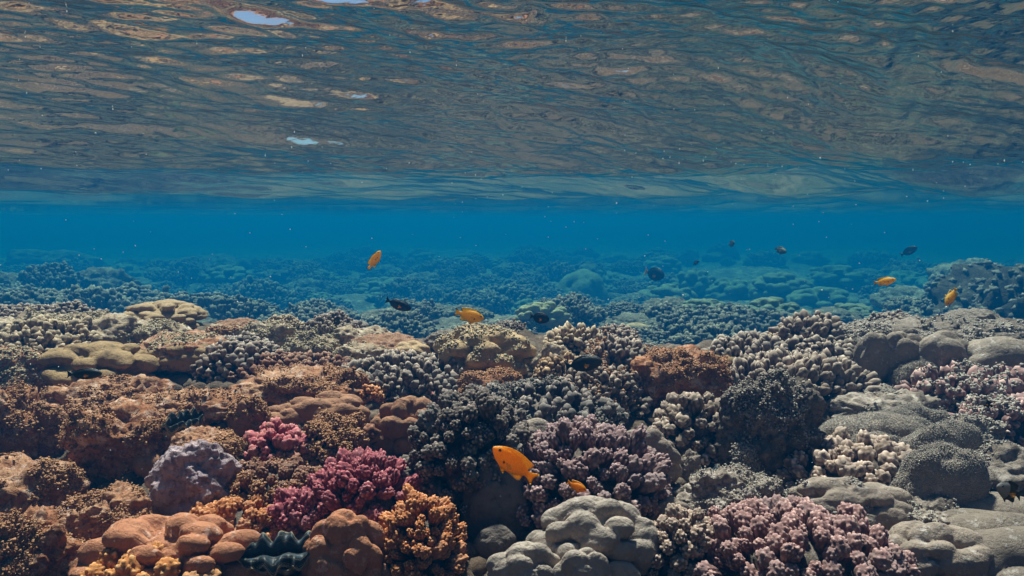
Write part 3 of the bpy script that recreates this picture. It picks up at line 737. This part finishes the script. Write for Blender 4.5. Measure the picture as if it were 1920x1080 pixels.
# ------------------------------------------------------------------ fish
DAMSEL = dict(out=[(.50, .0), (.475, .045), (.42, .10), (.33, .165), (.22, .215), (.08, .245), (-.06, .245), (-.17, .235), (-.25, .225), (-.315, .20), (-.30, .15), (-.275, .10), (-.27, .07), (-.32, .06),
                   (-.40, .105), (-.50, .165), (-.475, .08), (-.45, .01), (-.475, -.06), (-.50, -.14), (-.40, -.085), (-.32, -.05), (-.265, -.06), (-.27, -.12), (-.29, -.19), (-.24, -.225), (-.14, -.215),
                   (-.02, -.20), (.06, -.215), (.03, -.285), (.10, -.265), (.18, -.205), (.30, -.165), (.40, -.105), (.47, -.045)],
              top=[(-.32, .05), (-.2, .10), (0, .175), (.2, .175), (.35, .135), (.45, .065), (.50, .005)], bot=[(-.32, -.045), (-.2, -.10), (0, -.175), (.2, -.185), (.35, -.13), (.45, -.06), (.50, -.005)], thick=.085, eye=(.385, .055, .026))
SURGEON = dict(out=[(.50, -.01), (.47, .06), (.40, .13), (.28, .19), (.12, .225), (-.05, .22), (-.20, .165), (-.275, .10), (-.31, .045), (-.36, .06), (-.43, .13), (-.50, .20), (-.465, .09), (-.455, 0),
                    (-.465, -.09), (-.50, -.17), (-.43, -.10), (-.36, -.045), (-.31, -.04), (-.27, -.10), (-.19, -.165), (-.04, -.215), (.12, -.215), (.28, -.18), (.41, -.12), (.48, -.06)],
               top=[(-.32, .04), (-.2, .11), (0, .185), (.2, .18), (.38, .12), (.47, .05), (.50, -.01)], bot=[(-.32, -.035), (-.2, -.11), (0, -.18), (.2, -.175), (.38, -.115), (.47, -.055), (.50, -.015)], thick=.075, eye=(.385, .055, .020))
_fish = {}
def fish_mesh(key, shape, ncol, step=.022):
    if key in _fish: return _fish[key]
    o = np.array(shape['out']); # smooth the outline once (corner cutting)
    for _ in range(2):
        nx = np.roll(o, -1, 0); o = np.stack([o * .75 + nx * .25, o * .25 + nx * .75], 1).reshape(-1, 2)
    pts = [tuple(p) for p in o]; ne = len(pts)
    def inside(x, y):
        c = False
        for i in range(ne):
            x1, y1 = pts[i]; x2, y2 = pts[(i + 1) % ne]
            if (y1 > y) != (y2 > y) and x < (x2 - x1) * (y - y1) / (y2 - y1) + x1: c = not c
        return c
    def dist(x, y):
        a = o; b = np.roll(o, -1, 0); d = b - a; t = np.clip(((np.array([x, y]) - a) * d).sum(1) / ((d * d).sum(1) + 1e-12), 0, 1)
        return np.sqrt((((a + d * t[:, None]) - np.array([x, y])) ** 2).sum(1).min())
    extra = []
    for i, x in enumerate(np.arange(-.5, .5, step)):
        for y in np.arange(-.3, .3, step):
            yy = y + (step / 2 if i % 2 else 0)
            if inside(x, yy) and dist(x, yy) > step * .55: extra.append((x, yy))
    allp = pts + extra
    res = delaunay_2d_cdt([Vector(p) for p in allp], [(i, (i + 1) % ne) for i in range(ne)], [], 1, 1e-6)
    v2 = np.array([p[:] for p in res[0]]); tri = np.array([f for f in res[2] if len(f) == 3])
    t_ = np.array(shape['top']); b_ = np.array(shape['bot'])
    top = np.interp(v2[:, 0], t_[:, 0], t_[:, 1], left=.03); bot = np.interp(v2[:, 0], b_[:, 0], b_[:, 1], left=-.03)
    mid = (top + bot) / 2; hh = (top - bot) / 2 + 1e-4; q = np.clip(1 - ((v2[:, 1] - mid) / hh) ** 2, 0, 1)
    prof = np.interp(v2[:, 0], [-.5, -.34, -.25, -.1, .1, .3, .42, .5], [.0, .10, .28, .72, 1, .92, .6, .12])
    D = np.array([dist(*p) for p in v2]); D[D < 1e-4] = 0
    th_ = np.maximum(shape['thick'] * prof * np.sqrt(q), .006) * np.minimum(1, np.sqrt(D / .03))
    edge = np.where(D < 1e-4)[0]; isb = np.zeros(len(v2), bool); isb[edge] = True
    idx = np.where(isb, np.arange(len(v2)), np.arange(len(v2)) + len(v2))
    V = np.concatenate([np.stack([v2[:, 0], -th_, v2[:, 1]], 1), np.stack([v2[:, 0], th_, v2[:, 1]], 1)])
    F = np.concatenate([tri, idx[tri][:, ::-1]])
    bodyness = np.concatenate([np.sqrt(q)] * 2); px_ = np.concatenate([v2[:, 0]] * 2); pz_ = np.concatenate([v2[:, 1]] * 2); de = np.concatenate([D] * 2)
    C = ncol(px_, pz_, bodyness, de)
    used = np.unique(F); remap = -np.ones(len(V), int); remap[used] = np.arange(len(used))
    _fish[key] = (V[used], remap[F], C[used]); return _fish[key]

def lerp(a, b, t): t = np.clip(t, 0, 1)[:, None]; return np.array(a) * (1 - t) + np.array(b) * t
def col_orange(x, z, b, d):
    c = lerp((.97, .44, .014), (.98, .40, .008), (z + .2) * 2.5)
    c = c * (1 - .0) ; fin = (b < .05)
    c = np.where(fin[:, None], lerp((.96, .46, .02), (.98, .52, .04), d * 20), c)
    c = np.where(((x - .20) ** 2 + (z + .075) ** 2 < .026 ** 2)[:, None], (.01, .008, .008), c)
    low = ((z < -.14) & (d < .022) & (x < -.05))[:, None]; c = np.where(low, (.55, .50, .50), c)
    return np.concatenate([c, np.ones((len(c), 1))], 1)
def col_rim(x, z, b, d):
    c = col_orange(x, z, b, d)[:, :3] * np.array([.95, 1.3, 1.4])
    rim = ((z > .10) & (d < .02) & (x < .36)) | ((x < -.36) & (d < .018) & (np.abs(z) > .05))
    c = np.where(rim[:, None], (.015, .012, .012), c); return np.concatenate([c, np.ones((len(c), 1))], 1)
def col_black(x, z, b, d):
    c = lerp((.012, .012, .022), (.02, .018, .03), b); return np.concatenate([c, np.ones((len(c), 1))], 1)
def col_dark(x, z, b, d):
    c = lerp((.035, .036, .038), (.10, .095, .085), (x - .1) * 2.6); return np.concatenate([c, np.ones((len(c), 1))], 1)
def col_yel(x, z, b, d):
    c = np.where((x < -.33)[:, None], (.75, .40, .03), np.array([.012, .013, .03])); return np.concatenate([c, np.ones((len(c), 1))], 1)
def col_olive(x, z, b, d):
    c = lerp((.08, .08, .03), (.13, .12, .03), x + .5); return np.concatenate([c, np.ones((len(c), 1))], 1)
def col_pied(x, z, b, d):
    c = np.where((x > .12)[:, None], (.26, .26, .26), np.array([.015, .014, .014])); return np.concatenate([c, np.ones((len(c), 1))], 1)

m, n, bs = nodes_mat('fish_skin'); a_ = N(n, 'ShaderNodeAttribute'); a_.attribute_name = 'paint'
co = N(n, 'ShaderNodeTexCoord').outputs['Object']
vo = N(n, 'ShaderNodeTexVoronoi'); vo.inputs['Scale'].default_value = 42; n.links.new(co, vo.inputs['Vector'])
c = mixc(n, mrange(n, vo.outputs['Distance'], .25, .7, 0, .22), a_.outputs['Color'], (.25, .08, .01), 'MULTIPLY')
n.links.new(c, bs.inputs['Base Color']); bs.inputs['Roughness'].default_value = .42
bs.inputs['Subsurface Weight'].default_value = .12; bs.inputs['Subsurface Radius'].default_value = (.02, .01, .005)
bump(n, bs, vo.outputs['Distance'], .18, .01); M['fish'] = m
tl = N(n, 'ShaderNodeBsdfTranslucent'); n.links.new(c, tl.inputs['Color'])
mx = N(n, 'ShaderNodeMixShader'); mx.inputs[0].default_value = .6; n.links.new(bs.outputs[0], mx.inputs[1]); n.links.new(tl.outputs[0], mx.inputs[2])
n.links.new(mx.outputs[0], n.nodes['Material Output'].inputs['Surface'])
m, n, bs = nodes_mat('fish_eye'); bs.inputs['Base Color'].default_value = (.008, .008, .01, 1); bs.inputs['Roughness'].default_value = .1; M['eye'] = m
m, n, bs = nodes_mat('clear_fin'); bs.inputs['Base Color'].default_value = (.95, .45, .04, 1); bs.inputs['Alpha'].default_value = .25; M['fin'] = m

def fan_mesh(L, key):
    k = 9; V, F = [(0, 0, 0)], []
    a = np.linspace(-.5, .5, k)
    for i in range(k): V.append((-L * math.cos(a[i]) * (1 - .25 * abs(a[i])), 0, L * math.sin(a[i])))
    V = np.array(V); W = V + np.array([0, .004, 0]); o = len(V)
    F = [[0, i + 1, i + 2] for i in range(k - 1)] + [[o, o + i + 2, o + i + 1] for i in range(k - 1)]
    F += [[i + 1, o + i + 1, i + 2] for i in range(k - 1)] + [[i + 2, o + i + 1, o + i + 2] for i in range(k - 1)]
    return np.concatenate([V, W]), np.array(F)

def fish(name, shape, key, colf, nose, tail, dist, ddist, dors, label, cat='fish', squash=1.0, group=None):
    """nose, tail: photo pixels; dist: metres; ddist: how much farther the tail is; dors: +1 back towards the picture top"""
    pn, pt = ray(*nose) * dist, ray(*tail) * (dist + ddist)
    c = (pn + pt) / 2; L = np.linalg.norm(pn - pt); x = (pn - pt) / L; v = c / np.linalg.norm(c)
    z = np.array([0, sp, cp]) * 1.0; 
    if isinstance(dors, tuple): z = np.array([1, 0, 0]) * dors[0] + np.array([0, sp, cp]) * dors[1] - v * (dors[2] if len(dors) > 2 else 0)
    z = z - x * (z @ x); z /= np.linalg.norm(z); y = np.cross(z, x)
    V, F, C = fish_mesh(key, shape, colf)
    o = put(name, mesh(name, V, F, M['fish'], {'paint': C}), (0, 0, 0), None, label, cat, group)
    m4 = Matrix(((x[0], y[0], z[0], c[0]), (x[1], y[1], z[1], c[1]), (x[2], y[2], z[2], c[2]), (0, 0, 0, 1)))
    o.matrix_world = m4 @ Matrix.Diagonal((L, L, L * squash, 1))
    ex, ez, er = shape['eye']; D, EF = ico(2); ths = np.interp(ex, [.3, .42, .5], [.92, .6, .12]) * shape['thick'] * .86
    em = mesh('eye', D * er, EF, M['eye']); fv, ff = fan_mesh(.15, 0); fm = mesh('pectoral_fin', fv, ff, M['fin'])
    for sg in (-1, 1):
        e = put('eye', em, parent=o); e.location = (ex, sg * ths, ez)
        p = put('pectoral_fin', fm, parent=o); p.location = (.17, sg * shape['thick'] * .95, -.05); p.rotation_euler = (R(-12 * sg), R(-8), R(-32 * sg))
    return o
fish('damselfish', DAMSEL, 'orange', col_orange, (924, 838), (1003, 901), .80, .030, (.85, .75), 'large bright orange damselfish in front of the charcoal coral, the biggest fish', squash=.9)
fish('damselfish', DAMSEL, 'orange', col_orange, (1100, 920), (1063, 904), .86, .004, (.35, 1), 'tiny orange damselfish in front of the mauve cauliflower coral')
fish('damselfish', DAMSEL, 'rim', col_rim, (908, 598), (852, 585), 1.85, .01, (.1, 1), 'orange damselfish with a dark back edge swimming right above the tan boulder coral')
fish('damselfish', DAMSEL, 'rim', col_rim, (714, 470), (690, 506), 2.2, .02, (-.8, .6), 'orange damselfish heading upward in open water left of centre', squash=.85)
fish('damselfish', DAMSEL, 'rim', col_rim, (1681, 524), (1637, 531), 2.4, .04, (.05, 1), 'slim orange damselfish swimming right above the hazy bank', squash=.78)
fish('damselfish', DAMSEL, 'rim', col_rim, (1773, 573), (1793, 539), 2.3, .03, (1, .5), 'orange damselfish diving head down near the right edge', squash=.85)
fish('surgeonfish', SURGEON, 'black', col_black, (771, 580), (722, 562), 2.7, .02, (.2, 1), 'slim black fish left of the orange damselfish above the ridge', squash=.88)
fish('surgeonfish', SURGEON, 'black', col_black, (1030, 600), (993, 592), 2.7, .02, (.1, 1), 'rounder black fish in front of the greenish lobed coral', squash=1.25)
fish('surgeonfish', SURGEON, 'dark', col_dark, (1130, 676), (1058, 688), 1.75, .02, (.05, 1), 'dark grey fish with a paler head lying over the ochre coral', squash=.95)
fish('surgeonfish', SURGEON, 'yellowtail', col_yel, (1246, 518), (1208, 509), 8.5, .2, (.1, 1), 'dark blue fish with a yellow tail in the haze', squash=1.25)
fish('damselfish', DAMSEL, 'black2', col_black, (1311, 489), (1299, 496), 7.5, .05, (.2, 1), 'tiny dark fish in the haze right of the yellow tailed fish', squash=1.1)
fish('damselfish', DAMSEL, 'olive', col_olive, (1378, 455), (1366, 459), 8, .1, (.1, 1), 'tiny olive fish high in the open water', squash=1.4)
fish('damselfish', DAMSEL, 'olive', col_olive, (1475, 474), (1453, 465), 6.5, .1, (.3, 1), 'small yellowish green fish in the open water right of centre')
fish('surgeonfish', SURGEON, 'dark', col_dark, (1720, 463), (1688, 479), 9.5, .1, (-.3, 1), 'faint grey fish in the blue haze above the right hand bank')
fish('damselfish', DAMSEL, 'black2', col_black, (633, 593), (629, 613), 2.6, .03, (.9, .3), 'tiny black fish pointing upward behind the pale rock group')
fish('surgeonfish', SURGEON, 'dark', col_dark, (192, 700), (124, 702), 1.62, .03, (.0, 1), 'olive grey fish resting below the yellowish tan lobed coral', squash=.8)
fish('damselfish', DAMSEL, 'pied', col_pied, (1869, 912), (1915, 930), 1.05, .05, (.1, 1), 'black fish with a white head in the shadow at the right edge', squash=1.0)
fish('damselfish', DAMSEL, 'pied', col_pied, (1838, 752), (1862, 762), 1.5, .02, (.1, 1), 'small black and white fish above the dull pink corals at the right')

# suspended specks and small bubbles
r = np.random.default_rng(3); D, F = ico(1); Vs, Fs = [], []; off = 0
for i in range(420):
    t = r.uniform(.5, 4.5); p = ray(r.uniform(-150, 2070), r.uniform(240, 1050)) * t
    if p[2] < float(ground(p[0], p[1])) + .05: continue
    s = r.uniform(.00028, .0008) * t * (1.0 if r.random() < .93 else 1.7)
    Vs.append(D * s + p); Fs.append(F + off); off += len(D)
for i in range(260):      # bubbles clinging under the surface
    t = r.uniform(.7, 5); a = r.uniform(-.75, .75); x, y = t * math.sin(a), t * math.cos(a)
    if noise2(np.array([x]), np.array([y]), 1.6, 3)[0] < .02: continue
    s = r.uniform(.0004, .0009) * t
    Vs.append(D * s + np.array([x, y, float(water_z(np.array([x]), np.array([y]))[0]) - s])); Fs.append(F + off); off += len(D)
m, n, bs = nodes_mat('speck'); bs.inputs['Base Color'].default_value = (.85, .87, .88, 1); bs.inputs['Roughness'].default_value = .3
put('suspended_specks', mesh('suspended_specks', np.concatenate(Vs), np.concatenate(Fs), m), label='pale specks and tiny bubbles drifting in the water', kind='stuff')
